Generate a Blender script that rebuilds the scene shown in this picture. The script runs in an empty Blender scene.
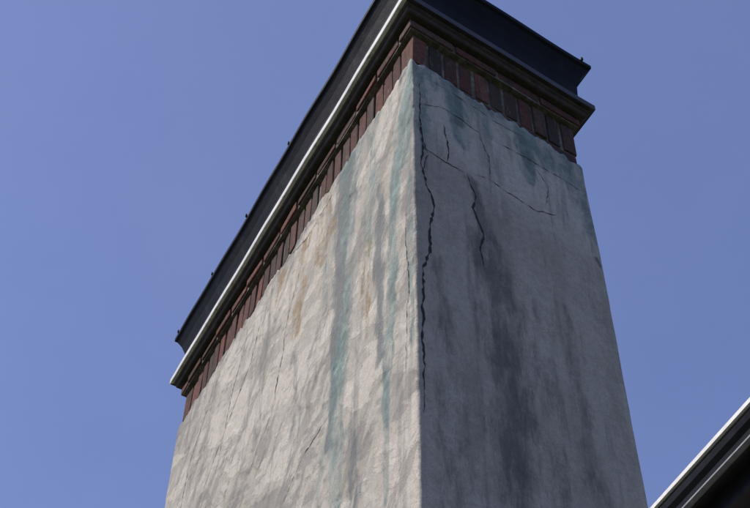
import bpy, bmesh, math, random
import numpy as np
from mathutils import Vector, Matrix
random.seed(7); np.random.seed(7)
scene=bpy.context.scene
SK=.104; W=.9; D=2.62; ZG=-5.8

# ---------------------------------------------------------------- helpers
def P(x,y,z): return (x+SK*y, y, z)
def new_obj(name,verts,faces,mat=None,parent=None,smooth=False):
    me=bpy.data.meshes.new(name); me.from_pydata([tuple(v) for v in verts],[],[tuple(f) for f in faces]); me.update()
    ob=bpy.data.objects.new(name,me); scene.collection.objects.link(ob)
    if mat: me.materials.append(mat)
    if parent: ob.parent=parent
    if smooth: me.polygons.foreach_set('use_smooth',[True]*len(me.polygons))
    return ob
def empty(name):
    e=bpy.data.objects.new(name,None); scene.collection.objects.link(e); e.empty_display_size=.2; return e
def lattice(seed,n=256): return np.random.RandomState(seed).rand(n,n)
_l={}
def vn(x,y,seed):
    if seed not in _l:_l[seed]=lattice(seed)
    L=_l[seed];n=256
    xi=np.floor(x).astype(int);yi=np.floor(y).astype(int);fx=x-xi;fy=y-yi
    fx=fx*fx*(3-2*fx);fy=fy*fy*(3-2*fy)
    a=L[xi%n,yi%n];b=L[(xi+1)%n,yi%n];c=L[xi%n,(yi+1)%n];d=L[(xi+1)%n,(yi+1)%n]
    return (a*(1-fx)+b*fx)*(1-fy)+(c*(1-fx)+d*fx)*fy
def fbm(x,y,seed,oct=4,g=.5):
    s=0;a=1;t=0
    for i in range(oct):
        s=s+a*vn(x*2**i+17*i,y*2**i+9*i,seed+i);t+=a;a*=g
    return s/t
def sst(a,b,x):
    t=np.clip((x-a)/(b-a),0,1);return t*t*(3-2*t)

# ---------------------------------------------------------------- materials
def mat(name,col=(.5,.5,.5),rough=.8,metal=0):
    m=bpy.data.materials.new(name);m.use_nodes=True;b=m.node_tree.nodes['Principled BSDF']
    b.inputs['Base Color'].default_value=(*col,1);b.inputs['Roughness'].default_value=rough;b.inputs['Metallic'].default_value=metal
    return m,m.node_tree.nodes,m.node_tree.links,b
def noise(N,L,co,scale,detail=6,rough=.6,dist=0):
    n=N.new('ShaderNodeTexNoise');n.inputs['Scale'].default_value=scale;n.inputs['Detail'].default_value=detail;n.inputs['Roughness'].default_value=rough;n.inputs['Distortion'].default_value=dist
    L.new(co,n.inputs['Vector']);return n.outputs['Fac']
def ramp(N,L,fac,stops):
    r=N.new('ShaderNodeValToRGB');e=r.color_ramp.elements
    e[0].position,e[0].color=stops[0][0],(*stops[0][1],1);e[1].position,e[1].color=stops[-1][0],(*stops[-1][1],1)
    for p,c in stops[1:-1]: k=e.new(p);k.color=(*c,1)
    L.new(fac,r.inputs['Fac']);return r.outputs['Color']
def mix(N,L,mode,fac,a,b):
    m=N.new('ShaderNodeMix');m.data_type='RGBA';m.blend_type=mode
    for s,v in ((m.inputs[0],fac),(m.inputs[6],a),(m.inputs[7],b)):
        if hasattr(v,'is_linked'): L.new(v,s)
        else: s.default_value=v if not isinstance(v,tuple) else (*v,1)
    return m.outputs[2]
def math_(N,L,op,a,b=None,c=None,clamp=False):
    m=N.new('ShaderNodeMath');m.operation=op;m.use_clamp=clamp
    for i,v in enumerate((a,b,c)):
        if v is None: continue
        if hasattr(v,'is_linked'): L.new(v,m.inputs[i])
        else: m.inputs[i].default_value=v
    return m.outputs[0]
def mapping(N,L,co,rot=(0,0,0),sc=(1,1,1)):
    a=N.new('ShaderNodeMapping');a.inputs['Rotation'].default_value=[math.radians(k) for k in rot];L.new(co,a.inputs['Vector'])
    b=N.new('ShaderNodeMapping');b.inputs['Scale'].default_value=sc;L.new(a.outputs['Vector'],b.inputs['Vector']);return b.outputs['Vector']
def step(N,L,x,a,b):
    r=N.new('ShaderNodeMapRange');r.interpolation_type='SMOOTHSTEP'
    r.inputs['From Min'].default_value=min(a,b);r.inputs['From Max'].default_value=max(a,b)
    r.inputs['To Min'].default_value=0 if a<b else 1;r.inputs['To Max'].default_value=1 if a<b else 0
    L.new(x,r.inputs['Value']);return r.outputs['Result']
def bump(N,L,h,strength,dist,bs,prev=None):
    b=N.new('ShaderNodeBump');b.inputs['Strength'].default_value=strength;b.inputs['Distance'].default_value=dist
    L.new(h,b.inputs['Height'])
    if prev: L.new(prev,b.inputs['Normal'])
    if bs: L.new(b.outputs['Normal'],bs.inputs['Normal'])
    return b.outputs['Normal']
def coord(N): return N.new('ShaderNodeTexCoord').outputs['Object']

# stucco
m_stucco,N,L,B=mat('weathered_stucco',rough=.92)
co=coord(N);at=N.new('ShaderNodeVertexColor');at.layer_name='Col'
st=N.new('ShaderNodeVertexColor');st.layer_name='St';sep=N.new('ShaderNodeSeparateColor');L.new(st.outputs['Color'],sep.inputs['Color'])
left=st.outputs['Alpha']
g1=ramp(N,L,noise(N,L,co,34,9,.78),[(.3,(.76,.76,.76)),(.5,(1,1,1)),(.7,(1.16,1.16,1.16))])
g2=ramp(N,L,noise(N,L,co,210,3,.6),[(.3,(.84,.84,.84)),(.7,(1.12,1.12,1.12))])
c=at.outputs['Color']
def mulf(a,k): return math_(N,L,'MULTIPLY',a,k)
sweepn=noise(N,L,mapping(N,L,co,(-18,0,0),(3.6,1.8,5.6)),1.0,10,.64)
sw2=noise(N,L,mapping(N,L,co,(52,0,0),(4.5,1.7,7.0)),1.0,10,.66)
p1=mulf(step(N,L,sweepn,.515,.545),left);c=mix(N,L,'MIX',mulf(p1,.62),c,(.52,.485,.425))
p2=mulf(step(N,L,sw2,.46,.425),left);c=mix(N,L,'MIX',mulf(p2,.55),c,(.205,.195,.178))
p3=mulf(step(N,L,sweepn,.44,.395),left);c=mix(N,L,'MIX',mulf(p3,.60),c,(.19,.184,.172))
p4=mulf(step(N,L,sw2,.58,.605),left);c=mix(N,L,'MIX',mulf(p4,.35),c,(.54,.505,.445))
# vertical rain streaks
vn_=noise(N,L,mapping(N,L,co,(0,0,0),(15,15,1.3)),1.0,8,.66)
c=mix(N,L,'MIX',mulf(step(N,L,vn_,.52,.66),.45),c,(.15,.145,.14))
c=mix(N,L,'MIX',mulf(step(N,L,vn_,.44,.34),.28),c,(.45,.42,.37))
vn2=noise(N,L,mapping(N,L,co,(0,0,0),(5,5,.9)),1.0,8,.66)
c=mix(N,L,'MIX',mulf(step(N,L,vn2,.54,.66),.30),c,(.17,.165,.16))
# ragged stains
rn=noise(N,L,mapping(N,L,co,(0,0,0),(18,18,5)),1.0,10,.74)
brk=step(N,L,noise(N,L,mapping(N,L,co,(0,0,0),(9,9,4)),1.0,8,.72),.38,.60)
def ragged(ch,amp,a,b): 
    return step(N,L,math_(N,L,'ADD',ch,math_(N,L,'MULTIPLY',math_(N,L,'SUBTRACT',rn,.5),amp)),a,b)
dk=ragged(sep.outputs[1],1.6,.28,.82)
dcol=mix(N,L,'MIX',left,(.090,.083,.080),(.105,.120,.127))
c=mix(N,L,'MIX',mulf(dk,.80),c,dcol)
tl=ragged(sep.outputs[0],2.3,.26,.78);tc=ramp(N,L,noise(N,L,co,9,6,.7),[(.35,(.095,.125,.130)),(.5,(.13,.187,.180)),(.65,(.22,.30,.28))])
tf=mulf(tl,math_(N,L,'ADD',mulf(brk,.62),.30))
c=mix(N,L,'MIX',tf,c,tc)
oc=ragged(sep.outputs[2],2.0,.35,.75);c=mix(N,L,'MIX',mulf(mulf(oc,brk),.85),c,(.24,.175,.09))
c=mix(N,L,'MULTIPLY',1.,c,g1);c=mix(N,L,'MULTIPLY',1.,c,g2)
L.new(c,B.inputs['Base Color'])
n=bump(N,L,noise(N,L,co,150,4,.7),.5,.0035,None)
hsum=math_(N,L,'ADD',math_(N,L,'MULTIPLY',p1,.5),math_(N,L,'MULTIPLY',p2,-.5))
n=bump(N,L,hsum,.5,.004,None,n)
bump(N,L,noise(N,L,co,18,7,.58),.22,.010,B,n)

m_brick,N,L,B=mat('red_brick',rough=.9)
co=coord(N);at=N.new('ShaderNodeVertexColor');at.layer_name='Col'
g=ramp(N,L,noise(N,L,co,45,7,.7),[(.3,(.45,.47,.5)),(.52,(1,1,1)),(.75,(1.5,1.45,1.4))])
c=mix(N,L,'MULTIPLY',1.,at.outputs['Color'],g)
w=ramp(N,L,noise(N,L,mapping(N,L,co,(0,0,0),(1,1,.35)),16,8,.75),[(.46,(0,0,0)),(.62,(.7,.7,.7))])
c=mix(N,L,'MIX',w,c,(.030,.025,.024))
w=ramp(N,L,noise(N,L,mapping(N,L,co,(0,0,0),(1,1,.4)),23,8,.75),[(.57,(0,0,0)),(.68,(.7,.7,.7))])
c=mix(N,L,'MIX',w,c,(.19,.165,.14))
L.new(c,B.inputs['Base Color']);bump(N,L,noise(N,L,co,70,6,.75),1.,.010,B)

m_mortar,N,L,B=mat('old_mortar',(.10,.088,.08),.95)
co=coord(N);L.new(ramp(N,L,noise(N,L,co,14,7,.75),[(.3,(.03,.028,.026)),(.5,(.10,.09,.08)),(.68,(.26,.235,.21))]),B.inputs['Base Color']);bump(N,L,noise(N,L,co,150,4,.7),.6,.004,B)

m_black,N,L,B=mat('black_cap_metal',(.012,.014,.022),.6)
co=coord(N);L.new(ramp(N,L,noise(N,L,mapping(N,L,co,(0,0,0),(1,1,.35)),7,8,.75),[(.3,(.0035,.0045,.008)),(.55,(.008,.010,.016)),(.72,(.028,.030,.038))]),B.inputs['Base Color'])
B.inputs['Specular IOR Level'].default_value=.12
bump(N,L,noise(N,L,co,9,4,.6),.4,.012,B)

m_flash,N,L,B=mat('white_drip_edge_metal',(.7,.7,.7),.45,.0)
co=coord(N);L.new(ramp(N,L,noise(N,L,mapping(N,L,co,(0,0,0),(1,1,3)),14,7,.72),[(.3,(.22,.22,.22)),(.42,(.55,.55,.54)),(.6,(.76,.76,.75))]),B.inputs['Base Color'])
m_flashd,N,L,B=mat('shaded_drip_edge_metal',(.03,.03,.035),.55,.0)  # same white drip edge on its shaded sides, shade painted into the colour
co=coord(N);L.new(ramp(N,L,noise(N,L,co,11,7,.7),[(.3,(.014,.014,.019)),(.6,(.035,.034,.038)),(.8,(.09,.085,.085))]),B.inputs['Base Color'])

m_corbel,N,L,B=mat('dark_corbel',(.05,.042,.042),.85)  # mottled near-black brown over the whole corbel course
co=coord(N);L.new(ramp(N,L,noise(N,L,co,22,7,.7),[(.3,(.018,.016,.016)),(.55,(.045,.036,.033)),(.8,(.11,.085,.07))]),B.inputs['Base Color']);bump(N,L,noise(N,L,co,90,4,.7),.5,.004,B)

m_crack,N,L,B=mat('crack_gap',(.03,.026,.024),1)

# ---------------------------------------------------------------- CHIMNEY
chimney=empty('brick_chimney')
rad=.010
def section():
    pts=[]
    def arc(cx,cy,a0,a1,n,face,u):
        for k in range(1,n):
            a=math.radians(a0+(a1-a0)*k/n);pts.append((cx+rad*math.cos(a),cy+rad*math.sin(a),math.cos(a),math.sin(a),face,u))
    for y in np.arange(D-rad,rad-1e-6,-.0075): pts.append((0,y,-1,0,0,y))
    arc(rad,rad,180,270,4,0,0)
    for x in np.arange(rad,W-rad+1e-6,.0068): pts.append((x,0,0,-1,1,x))
    arc(W-rad,rad,270,360,4,1,W)
    for y in np.arange(rad,D-rad,.06): pts.append((W,y,1,0,2,y))
    arc(W-rad,D-rad,0,90,3,2,D)
    for x in np.arange(W-rad,rad,-.06): pts.append((x,D,0,1,3,x))
    arc(rad,D-rad,90,180,3,0,D)
    return np.array(pts)
S=section();ns=len(S)
s=np.concatenate([[0],np.cumsum(np.hypot(np.diff(S[:,0]),np.diff(S[:,1])))])
zr=np.concatenate([np.arange(0,-2.75,-.0075),np.arange(-2.8,ZG-.1,-.15)]);nz=len(zr)
X=np.repeat(S[None,:,:],nz,0);U=X[:,:,5];FA=X[:,:,4]
SS=np.repeat(s[None,:],nz,0)
ztop=np.zeros(ns)
for i in range(ns):
    x,y,_,_,fa,u=S[i]; ztop[i]=-.057*(x/W) -.015*(y/D)
ztop+= (fbm(s*5,s*0,31,4)-.5)*.05+(fbm(s*30,s*0+3,33,3)-.5)*.045
blend=np.clip(1+zr/.25,0,1)
Z=zr[:,None]+ztop[None,:]*blend[:,None]
disp=(fbm(SS*1.4,Z*1.1,41,3)-.5)*.016*sst(0,.4,-Z)+(fbm(SS*7,Z*5,44,4,.5)-.5)*.0045
ridg=np.abs(fbm(SS*3.2+Z*1.6,Z*2.2-SS*1.0,47,4,.55)-.5)
lift=sst(.0,.02,fbm(SS*2.3+Z*1.1,Z*1.7-SS*.8,52,5,.55)-.5)
isL=(FA==0)
disp+=np.where(isL,lift*.004-sst(.02,0,ridg)*.0005,lift*.001)
disp-= .005*sst(.03,0,zr[:,None]*-1)*1
cr=np.exp(-np.minimum(U,9)/.015)*(FA<2)
disp+=cr*(fbm(Z*12,Z*0,61,4)-.6)*.010
px=X[:,:,0]+X[:,:,2]*disp
py=X[:,:,1]+X[:,:,3]*disp
V=np.stack([px+SK*py,py,Z],2)
top=V[0].copy();inn=np.stack([X[0,:,0]-X[0,:,2]*.03,X[0,:,1]-X[0,:,3]*.03],1)
top[:,0]=inn[:,0]+SK*inn[:,1];top[:,1]=inn[:,1];top[:,2]=V[0,:,2]+.006
allv=np.concatenate([top[None],V],0)
nr=nz+1
idx=np.arange(nr*ns).reshape(nr,ns)
a=idx[:-1,:];b=np.roll(idx,-1,1)[:-1,:];c_=np.roll(idx,-1,1)[1:,:];d_=idx[1:,:]
F=np.stack([a,d_,c_,b],2).reshape(-1,4)
me=bpy.data.meshes.new('stucco_shaft')
me.vertices.add(nr*ns);me.vertices.foreach_set('co',allv.reshape(-1))
me.loops.add(F.size);me.loops.foreach_set('vertex_index',F.reshape(-1).astype(np.int32))
me.polygons.add(len(F));me.polygons.foreach_set('loop_start',np.arange(0,F.size,4,dtype=np.int32));me.polygons.foreach_set('loop_total',np.full(len(F),4,dtype=np.int32))
me.polygons.foreach_set('use_smooth',np.ones(len(F),bool))
me.update(calc_edges=True);me.validate()

# ---- weathering masks
def poly(u,z,pts,warp=.02,sc=6,seed=70):
    uu=u+(fbm(z*sc,u*sc*1.3,seed,4,.6)-.5)*warp*2
    m=np.zeros_like(u)
    for (u0,z0,w0),(u1,z1,w1) in zip(pts[:-1],pts[1:]):
        du,dz=u1-u0,z1-z0;t=np.clip(((uu-u0)*du+(z-z0)*dz)/(du*du+dz*dz+1e-9),0,1)
        dist=np.hypot(uu-u0-t*du,z-z0-t*dz);w=w0+(w1-w0)*t
        m=np.maximum(m,sst(1.6,.0,dist/w))
    return m
def blendc(col,m,c): return col*(1-m[...,None])+np.array(c)*m[...,None]
u,z=U,Z
f1=fbm(SS*3,z*2.2,80,5,.6);f2=fbm(SS*16,z*9,86,4,.6);vs=fbm(SS*16,z*1.1,90,4,.6)
zero=np.zeros_like(u)
colL=np.ones(u.shape+(3,))*np.array([.375,.350,.308])*(.74+.5*f1[...,None])
colL=blendc(colL,sst(1.9,2.6,u)*.3,(.27,.27,.26))
colL=blendc(colL,sst(.30,.05,u)*sst(-.8,-1.4,z)*.6,(.52,.48,.42))
tL=zero.copy();dL=zero.copy();oL=zero.copy()
def add(m,g,k=1): return np.maximum(m,g*k)
tL=add(tL,poly(u,z,[(.48,.0,.14),(.54,-.12,.12),(.54,-.4,.08),(.53,-.88,.055),(.56,-1.4,.09),(.54,-1.9,.07),(.54,-2.3,.06)],.03),1.05)
tL=add(tL,poly(u,z,[(.03,.02,.07),(.10,-.4,.07),(.15,-.8,.05),(.16,-1.2,.045),(.19,-1.6,.04),(.2,-2.1,.02)],.02,7,77),.95)
tL=add(tL,poly(u,z,[(.02,.0,.05),(.03,-.6,.04),(.03,-1.6,.03)],.02,7,177),.7)
tL=add(tL,poly(u,z,[(.72,-.05,.06),(.76,-.3,.04),(.74,-.8,.03)],.03,7,178),.6)
tL=add(tL,poly(u,z,[(.3,-.1,.15),(.35,-.5,.10),(.36,-1.,.05)],.05,7,179),.55)
tL=add(tL,poly(u,z,[(.62,-1.2,.05),(.66,-1.6,.05),(.7,-2.,.03)],.05,7,180),.45)
dL=add(dL,poly(u,z,[(.60,.0,.13),(.60,-.15,.11),(.60,-.7,.075),(.59,-1.3,.05),(.62,-1.6,.03)],.03,7,75),1.0)
dL=add(dL,poly(u,z,[(.26,-.55,.04),(.26,-.95,.06),(.24,-1.5,.04)],.03,9,78),.85)
dL=add(dL,poly(u,z,[(.6,.0,.10),(.9,-.02,.07),(1.3,-.03,.05),(2.6,-.02,.05)],.05,6,122),.62)
dL=add(dL,poly(u,z,[(.42,-1.5,.04),(.40,-1.95,.07),(.40,-2.3,.04)],.05,6,123),.6)
dL=add(dL,poly(u,z,[(1.35,-.1,.04),(1.4,-.5,.07),(1.38,-1.,.04)],.05,6,223),.5)
dL=add(dL,poly(u,z,[(1.0,-.8,.05),(.95,-1.4,.08)],.05,6,224),.5)
oL=add(oL,poly(u,z,[(1.0,-.15,.06),(1.02,-.40,.10),(1.02,-.70,.06)],.04,12,79),1.)
oL=add(oL,poly(u,z,[(.80,-.06,.10),(.78,-.3,.13),(.8,-.46,.06)],.05,12,120),.85)
oL=add(oL,poly(u,z,[(.36,-.8,.06),(.36,-1.1,.07),(.34,-1.3,.04)],.05,12,121),.6)
oL=add(oL,poly(u,z,[(1.25,-.1,.08),(1.3,-.25,.06)],.05,12,125),.65)
# right face
colR=np.ones(u.shape+(3,))*np.array([.385,.352,.315])*(.70+.5*f1[...,None])
upper=sst(-.72,-.42,z+(f1-.5)*.25+.10*sst(.0,.9,u)-.05)
colR=blendc(colR,upper*.7,(.49,.465,.42))
colR=blendc(colR,sst(.5,.72,vs)*.3,(.19,.175,.16))
colR=blendc(colR,sst(.55,.35,vs)*.25*sst(-.6,-1.2,z),(.45,.415,.37))
colR=blendc(colR,sst(.55,.88,u)*sst(-.7,-1.5,z)*.4,(.46,.42,.375))
tR=zero.copy();dR=zero.copy()
dR=add(dR,poly(u,z,[(.26,-.62,.05),(.32,-1.0,.09),(.35,-1.25,.16),(.38,-1.55,.16),(.36,-1.9,.13),(.33,-2.4,.13)],.06,6,124),.70)
dR=add(dR,poly(u,z,[(.66,-1.1,.05),(.66,-1.5,.08),(.70,-2.1,.07)],.05,6,126),.5)
dR=add(dR,poly(u,z,[(.5,-1.1,.04),(.52,-1.8,.09),(.5,-2.5,.09)],.05,6,127),.5)
dR=add(dR,poly(u,z,[(.10,-1.2,.06),(.13,-1.7,.11),(.12,-2.6,.14)],.05,6,137),.5)
dR=add(dR,poly(u,z,[(.24,-.4,.03),(.25,-.65,.05)],.02,6,147),.5)
dR=add(dR,poly(u,z,[(.875,-.70,.018),(.885,-.73,.018)],.005,9,133),.9)
tR=add(tR,sst(-.27,-.0,z+(f2-.5)*.20+.057*u),.75)
tR=add(tR,poly(u,z,[(.20,-.02,.10),(.22,-.18,.09),(.25,-.42,.04)],.03,8,128),1.0)
tR=add(tR,poly(u,z,[(.55,-.05,.07),(.58,-.25,.08),(.57,-.42,.03)],.03,8,129),1.0)
tR=add(tR,poly(u,z,[(.03,-.03,.06),(.05,-.3,.045),(.05,-.7,.02)],.02,8,130),.8)
tR=add(tR,poly(u,z,[(.62,-.15,.12),(.85,-.22,.14),(.87,-.55,.08)],.06,8,131),.75)
tR=add(tR,poly(u,z,[(.36,-.05,.05),(.38,-.25,.04)],.03,8,132),.7)
dR=add(dR,poly(u,z,[(.21,-.03,.05),(.23,-.28,.035)],.03,8,138),.85);dR=add(dR,poly(u,z,[(.57,-.15,.04),(.58,-.34,.035)],.03,8,139),.85)
L3=(FA==0)[...,None];G3=(FA>=2)
col=np.where(L3,colL,colR);col=np.where(G3[...,None],colL*.9,col)
stm=np.stack([np.where(isL,tL,np.where(G3,0,tR)),np.where(isL,dL,np.where(G3,0,dR)),np.where(isL,oL,0),np.where(isL,1.,np.where(G3,.6,.2))],2)
col=np.concatenate([col[:1],col],0);stm=np.concatenate([stm[:1],stm],0)
ca=me.color_attributes.new('Col','FLOAT_COLOR','POINT')
ca.data.foreach_set('color',np.concatenate([col,np.ones(col.shape[:2]+(1,))],2).reshape(-1).astype(np.float32))
ca=me.color_attributes.new('St','FLOAT_COLOR','POINT');ca.data.foreach_set('color',stm.reshape(-1).astype(np.float32))
me.materials.append(m_stucco)
shaft=bpy.data.objects.new('stucco_shaft',me);scene.collection.objects.link(shaft);shaft.parent=chimney

# ---- cracks
def surf(face,uu,zz):
    fi=np.where(S[:,4]==face)[0]; i=fi[np.argmin(np.abs(S[fi,5]-uu))]
    j=int(np.argmin(np.abs(Z[:,i]-zz)))
    return V[j,i]
def crack(face,pts,w,seed):
    rnd=random.Random(seed);line=[]
    for (u0,z0),(u1,z1) in zip(pts[:-1],pts[1:]):
        n=max(2,int(math.hypot(u1-u0,z1-z0)/.014))
        for k in range(n): line.append((u0+(u1-u0)*k/n,z0+(z1-z0)*k/n))
    line.append(pts[-1]);vs_=[];fs=[];jx=jz=0
    for k,(a_,b_) in enumerate(line):
        t=k/(len(line)-1);jx=.85*jx+rnd.uniform(-1,1)*.0038;jz=.6*jz+rnd.uniform(-1,1)*.0035
        q=surf(face,a_+jx,b_+jz)
        ln=line[min(k+1,len(line)-1)];lp=line[max(k-1,0)];du,dz=ln[0]-lp[0],ln[1]-lp[1];l=math.hypot(du,dz)+1e-9
        ww=w*(.15+.85*max(0,math.sin(math.pi*t))**.6)*rnd.choice([.2,.45,.8,1.,1.3])/2
        nu,nz_=-dz/l*ww,du/l*ww
        for sg in (-1,1):
            if face==1: vs_.append((a_+jx+sg*nu,q[1]-.0016,b_+jz+sg*nz_))
            else: vs_.append((q[0]-.0016+SK*sg*nu,q[1]+sg*nu,b_+jz+sg*nz_))
        if k: m=2*k;fs.append((m-2,m-1,m+1,m))
    return vs_,fs
cv,cf=[],[]
cr_list=[(1,[(.035,-.16),(.03,-.38),(.045,-.55),(.03,-.70),(.06,-.82),(.09,-.90),(.06,-1.02),(.065,-1.15),(.035,-1.27),(.03,-1.45),(.022,-1.9)],.0105),
(1,[(.03,-.43),(.07,-.62),(.03,-.75)],.004),
(1,[(.245,-.60),(.28,-.72),(.265,-.80),(.30,-.92),(.275,-1.02),(.285,-1.1)],.0090),
(1,[(.15,-.36),(.165,-.50),(.15,-.60)],.007),
(1,[(.02,-.58),(.15,-.60),(.26,-.60)],.004),(1,[(.28,-.58),(.36,-.56),(.56,-.60),(.71,-.55)],.0045),
(1,[(.03,-.30),(.15,-.24),(.33,-.27)],.004),(1,[(.35,-.27),(.59,-.26),(.87,-.27)],.004),
(1,[(.33,-.27),(.36,-.40),(.36,-.56)],.0035),
(1,[(.60,-.27),(.66,-.38),(.64,-.52)],.003),(1,[(.06,-.10),(.20,-.09),(.40,-.12),(.58,-.11)],.003),
(0,[(1.62,-.02),(1.66,-.2),(1.78,-.5),(1.82,-.9)],.0045),
(0,[(.54,-.02),(.8,-.12),(1.0,-.12),(1.3,-.02)],.004),
(0,[(.06,-.9),(.05,-1.3),(.07,-1.7)],.0035),
(0,[(1.45,-.12),(1.55,-.42),(1.75,-.62),(2.02,-.92)],.0055),
(0,[(2.05,-.06),(2.12,-.3),(2.3,-.55),(2.32,-.8)],.005),
(0,[(.61,-1.45),(.82,-1.48),(1.02,-1.60)],.005),
(0,[(.95,-.15),(1.12,-.5),(1.2,-.95),(1.42,-1.2)],.004)]
for k,(fa,pts,w) in enumerate(cr_list):
    a_,b_=crack(fa,pts,w,k);o=len(cv);cv+=a_;cf+=[tuple(i+o for i in q) for q in b_]
new_obj('stucco_cracks',cv,cf,m_crack,chimney)

# ---- bricks
bm=bmesh.new();lay=bm.verts.layers.float_color.new('Col')
def brick(x0,x1,y0,y1,z0,z1,col,j=.0):
    M=Matrix.Rotation(random.uniform(-j,j),3,'Z')@Matrix.Rotation(random.uniform(-j,j),3,'X')@Matrix.Rotation(random.uniform(-j,j),3,'Y')
    cx,cy,cz=(x0+x1)/2,(y0+y1)/2,(z0+z1)/2
    r=bmesh.ops.create_cube(bm,size=1);vs_=r['verts']
    for v in vs_: v.co=M@Vector((v.co.x*(x1-x0)+random.uniform(-.003,.003),v.co.y*(y1-y0)+random.uniform(-.003,.003),v.co.z*(z1-z0)+random.uniform(-.004,.004)))+Vector((cx,cy,cz))
    es=list({e for v in vs_ for e in v.link_edges})
    rb=bmesh.ops.bevel(bm,geom=es,offset=.007,segments=2,affect='EDGES',profile=.6)
    allv_=set(rb['verts'])|{v for v in vs_ if v.is_valid}
    for v in allv_:
        v[lay]=(*col,1);x,y,zz=v.co;n_=math.sin(x*61+zz*47)*math.sin(y*53+x*31)*.0015
        v.co=Vector((x+SK*y+n_,y+n_,zz))
def bcol():
    c=random.choice([(.135,.050,.037),(.12,.046,.035),(.155,.058,.042),(.09,.043,.034),(.06,.038,.032),(.12,.053,.040),(.14,.048,.035),(.10,.055,.045)])
    k=random.uniform(.6,1.2);return tuple(v*k for v in c)
def ring(z0,z1,off,pw,dp=.1,j=.008,gap=.015):
    x0,x1,y0,y1=off,W-off,off,D-off
    n=round((x1-x0)/pw);p=(x1-x0)/n
    for i in range(n):
        for ya,yb in ((y0,y0+dp),(y1-dp,y1)):
            o=random.uniform(-.004,.002)
            brick(x0+i*p+(gap/2 if i else 0),x0+(i+1)*p-(gap/2 if i<n-1 else 0),ya-o,yb-o,z0+gap/2,z1-gap/2,bcol(),j)
    n=round((y1-y0-2*dp)/pw);p=(y1-y0-2*dp)/n
    for i in range(n):
        for xa,xb in ((x0,x0+dp),(x1-dp,x1)):
            o=random.uniform(-.005,.003)
            brick(xa+o,xb+o,y0+dp+i*p+gap/2,y0+dp+(i+1)*p-gap/2,z0+gap/2,z1-gap/2,bcol(),j)
ring(-.15,-.075,.012,.21);ring(-.075,0,.012,.21)
ring(0,.213,.010,.080)
ring(.213,.275,-.018,.21)
bricks=bpy.data.meshes.new('brick_courses');bm.to_mesh(bricks);bm.free();bricks.materials.append(m_brick)
ob=bpy.data.objects.new('brick_courses',bricks);scene.collection.objects.link(ob);ob.parent=chimney

# ---- swept rings
def sweep(name,prof,mats,closed=True,wob=.0010):
    vs_=[];fs=[];mi=[];k=len(prof);nx,ny=12,36
    def side(o):
        pts=[]
        for i in range(nx): pts.append((-o+(W+2*o)*i/nx,-o,0,-1))
        for i in range(ny): pts.append((W+o,-o+(D+2*o)*i/ny,1,0))
        for i in range(nx): pts.append((W+o-(W+2*o)*i/nx,D+o,0,1))
        for i in range(ny): pts.append((-o,D+o-(D+2*o)*i/ny,-1,0))
        return pts
    n=2*(nx+ny)
    for o,zz in prof:
        for i,(x,y,a_,b_) in enumerate(side(o)):
            w=(math.sin(i*.7)+math.sin(i*.33+1))*wob
            h=0 if i in (0,nx,nx+ny,2*nx+ny) else (math.sin(i*.9+2)+math.sin(i*.41))*wob
            vs_.append(P(x+a_*h,y+b_*h,zz+w))
    for j in range(k if closed else k-1):
        j2=(j+1)%k
        for i in range(n):
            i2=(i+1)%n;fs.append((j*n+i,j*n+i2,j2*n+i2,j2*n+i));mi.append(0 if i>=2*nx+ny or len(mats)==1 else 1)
    ob=new_obj(name,vs_,fs,mats[0],chimney)
    for m in mats[1:]: ob.data.materials.append(m)
    ob.data.polygons.foreach_set('material_index',mi)
    bm=bmesh.new();bm.from_mesh(ob.data);bmesh.ops.recalc_face_normals(bm,faces=bm.faces);bm.to_mesh(ob.data);bm.free()
    return ob
sweep('mortar_core',[(-.018,-.3),(-.018,.211),(.010,.213),(.010,.275),(-.2,.275),(-.2,-.3)],[m_mortar])
sweep('corbel_course',[(-.05,.279),(.040,.279),(.046,.284),(.048,.300),(.058,.306),(.060,.318),(-.05,.318)],[m_corbel])
sweep('drip_edge_flashing',[(.02,.320),(.074,.320),(.077,.318),(.079,.322),(.079,.354),(.076,.360),(.02,.362)],[m_flash,m_flashd],True)
sweep('black_metal_cap',[(.0,.367),(.062,.367),(.060,.375),(.030,.46),(.034,.54),(.055,.60),(.082,.65),(.090,.655),(.095,.66),(.096,.683),(.092,.688),(.06,.690),(-.3,.74),(-.3,.367)],[m_black],True,.0016)
new_obj('cap_lid',[P(.28,.28,.738),P(W-.28,.28,.738),P(W-.28,D-.28,.738),P(.28,D-.28,.738),P(.45,.7,.80),P(.45,D-.7,.80)],[(0,1,4),(1,2,5,4),(2,3,5),(3,0,4,5)],m_black,chimney)
bm=bmesh.new()
def clip(x,y,nx,ny):
    for (o0,o1,z0,z1,w) in ((.088,.101,.684,.692,.006),(.095,.102,.688,.702,.005)):
        r=bmesh.ops.create_cube(bm,size=1)['verts']
        for v in r:
            o=o0 if v.co.x<0 else o1
            t=v.co.y*2*w;zz=z0 if v.co.z<0 else z1
            v.co=Vector(P(x+nx*o+ny*t,y+ny*o+nx*t,zz))
for y in (.15,1.12,1.66,2.14,2.66): clip(0,y,-1,0)
for x in (.33,.94): clip(x,0,0,-1)
me2=bpy.data.meshes.new('seam_clips');bm.to_mesh(me2);bm.free();me2.materials.append(m_black)
ob=bpy.data.objects.new('seam_clips',me2);scene.collection.objects.link(ob);ob.parent=chimney

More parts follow.
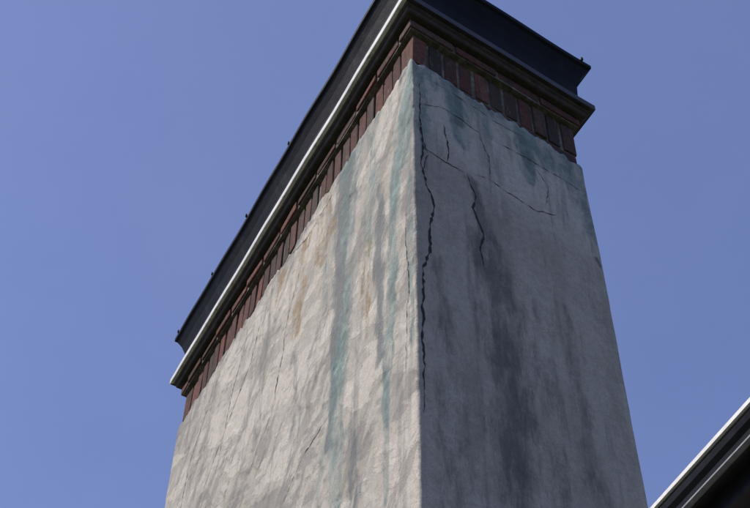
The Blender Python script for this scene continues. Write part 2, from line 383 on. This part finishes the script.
# ---------------------------------------------------------------- NEIGHBOURING HOUSE
house=empty('neighbouring_house')
m_gut,N,L,B=mat('black_painted_gutter',(.018,.018,.022),.45)
B.inputs['Specular IOR Level'].default_value=.25
co=coord(N);L.new(ramp(N,L,noise(N,L,co,12,6,.7),[(.3,(.010,.010,.014)),(.7,(.03,.03,.036))]),B.inputs['Base Color'])
m_white,N,L,B=mat('white_drip_trim',(.7,.7,.7),.5)
co=coord(N);L.new(ramp(N,L,noise(N,L,co,15,6,.7),[(.3,(.60,.60,.59)),(.6,(.78,.78,.77))]),B.inputs['Base Color'])
m_grey,N,L,B=mat('grey_gutter_bead',(.25,.26,.28),.5)
co=coord(N);L.new(ramp(N,L,noise(N,L,co,15,6,.7),[(.3,(.17,.17,.19)),(.6,(.26,.27,.30))]),B.inputs['Base Color'])
m_wall,N,L,B=mat('house_wall_stucco',(.4,.38,.34),.9)
co=coord(N);L.new(ramp(N,L,noise(N,L,co,3,8,.7),[(.3,(.33,.31,.28)),(.7,(.45,.42,.38))]),B.inputs['Base Color']);bump(N,L,noise(N,L,co,90,4,.7),.5,.005,B)
m_roof,N,L,B=mat('slate_shingles',(.06,.06,.065),.85)
co=coord(N);br=N.new('ShaderNodeTexBrick');br.inputs['Scale'].default_value=5;br.inputs['Color1'].default_value=(.05,.05,.055,1);br.inputs['Color2'].default_value=(.09,.09,.10,1);br.inputs['Mortar'].default_value=(.02,.02,.02,1);br.inputs['Mortar Size'].default_value=.01
L.new(co,br.inputs['Vector']);L.new(br.outputs['Color'],B.inputs['Base Color'])
Dv=np.array([.161,.731,0]);Dv/=np.linalg.norm(Dv);Nv=np.array([Dv[1],-Dv[0],0])
O=np.array([2.618,.693,-.055])
def extr(name,prof,m,a0=-1.6,a1=7.5,closed=True):
    vs_=[];k=len(prof)
    for a in (a0,a1):
        for n_,zz in prof: vs_.append(O+Dv*a+Nv*n_+np.array([0,0,zz]))
    fs=[(j,(j+1)%k,k+(j+1)%k,k+j) for j in range(k)]
    fs+=[tuple(range(k))[::-1],tuple(range(k,2*k))]
    ob=new_obj(name,vs_,fs,m,house)
    bm=bmesh.new();bm.from_mesh(ob.data);bmesh.ops.recalc_face_normals(bm,faces=bm.faces);bm.to_mesh(ob.data);bm.free();return ob
K=1.3
def sc(p): return [(a*K,b*K) for a,b in p]
extr('white_drip_edge',sc([(-.006,.006),(-.008,-.016),(.002,-.020),(.012,-.014),(.10,.012),(.10,.028)]),m_white)
extr('gutter_trough',sc([(.008,-.022),(.004,-.032),(.012,-.055),(.030,-.075),(.036,-.10),(.12,-.105),(.12,-.018),(.02,-.018)]),m_gut)
extr('gutter_bead',sc([(.028,-.102),(.026,-.112),(.040,-.122),(.054,-.114),(.054,-.108)]),m_grey)
extr('fascia_board',[(.160,-.02),(.160,-.26),(.185,-.26),(.185,-.02)],m_gut)
extr('soffit',[(.188,-.24),(.188,-.255),(.60,-.255),(.60,-.24)],m_gut)
extr('house_wall',[(.57,-.258),(.57,ZG-O[2]),(5.0,ZG-O[2]),(5.0,-.258)],m_wall,-1.2,7.2)
extr('roof',[(.12,.040),(.12,.06),(2.8,1.55),(5.45,.05),(5.45,.02),(2.8,1.50)],m_roof)
m_glass,N,L,B=mat('window_glass',(.03,.04,.05),.08)
co=coord(N);L.new(ramp(N,L,noise(N,L,co,2,3,.5),[(.3,(.02,.03,.04)),(.7,(.05,.06,.07))]),B.inputs['Base Color'])
def boxw(name,a0,a1,n0,n1,z0,z1,m): 
    return extr(name,[(n0,z0),(n0,z1),(n1,z1),(n1,z0)],m,a0,a1)
for zb in (-2.4,-5.0):
    for a in (.4,2.6,4.8):
        boxw('window_frame',a,a+.9,.53,.569,zb,zb+1.3,m_white);boxw('window_pane',a+.06,a+.42,.524,.529,zb+.06,zb+1.24,m_glass);boxw('window_pane',a+.48,a+.84,.524,.529,zb+.06,zb+1.24,m_glass)

# ---------------------------------------------------------------- GROUND
m_gr,N,L,B=mat('lawn',(.06,.08,.03),.95)
co=coord(N);L.new(ramp(N,L,noise(N,L,co,.8,10,.75),[(.3,(.04,.055,.02)),(.6,(.08,.09,.04)),(.75,(.12,.10,.06))]),B.inputs['Base Color'])
new_obj('ground',[(-600,-600,ZG),(600,-600,ZG),(600,600,ZG),(-600,600,ZG)],[(0,1,2,3)],m_gr)

# ---------------------------------------------------------------- LIGHT
sv=Vector((-.82,.24,0)).normalized();EL=math.radians(48)
sdir=Vector((sv.x*math.cos(EL),sv.y*math.cos(EL),math.sin(EL)))
sl=bpy.data.lights.new('sun','SUN');sl.energy=4.2;sl.angle=math.radians(.5);sl.color=(1,.93,.82)
so=bpy.data.objects.new('sun',sl);scene.collection.objects.link(so);so.rotation_euler=sdir.to_track_quat('Z','Y').to_euler()
w=bpy.data.worlds.new('World');scene.world=w;w.use_nodes=True;N=w.node_tree.nodes;L=w.node_tree.links
sky=N.new('ShaderNodeTexSky');sky.sky_type='NISHITA';sky.sun_disc=False;sky.sun_elevation=EL;sky.sun_rotation=math.atan2(sv.x,sv.y)
sky.air_density=1;sky.dust_density=1;sky.ozone_density=1
tint=mix(N,L,'MULTIPLY',1.,sky.outputs['Color'],(1.06,.97,1.18))
tint=mix(N,L,'MIX',.45,tint,(1.14,1.62,3.45))
tc_=N.new('ShaderNodeTexCoord');hz=ramp(N,L,noise(N,L,tc_.outputs['Generated'],2.2,6,.6),[(.35,(.94,.95,.97)),(.7,(1.08,1.06,1.03))])
tint=mix(N,L,'MULTIPLY',1.,tint,hz)
bg=N['Background'];bg.inputs['Strength'].default_value=.15;L.new(tint,bg.inputs['Color'])

# ---------------------------------------------------------------- CAMERA
az,el,roll=map(math.radians,(57.46,48.47,1.25))
f=Vector((math.cos(el)*math.cos(az),math.cos(el)*math.sin(az),math.sin(el)));r=f.cross(Vector((0,0,1))).normalized();u_=r.cross(f)
r2=r*math.cos(roll)+u_*math.sin(roll);u2=-r*math.sin(roll)+u_*math.cos(roll)
cam=bpy.data.cameras.new('camera');cam.sensor_width=36;cam.lens=36*1173/750;cam.clip_end=3000;cam.clip_start=.05
cob=bpy.data.objects.new('camera',cam);scene.collection.objects.link(cob)
M=Matrix((r2,u2,-f)).transposed().to_4x4();M.translation=Vector((-1.508,-2.114,-4.15));cob.matrix_world=M
scene.camera=cob
scene.view_settings.view_transform='Standard';scene.view_settings.look='None';scene.view_settings.exposure=0
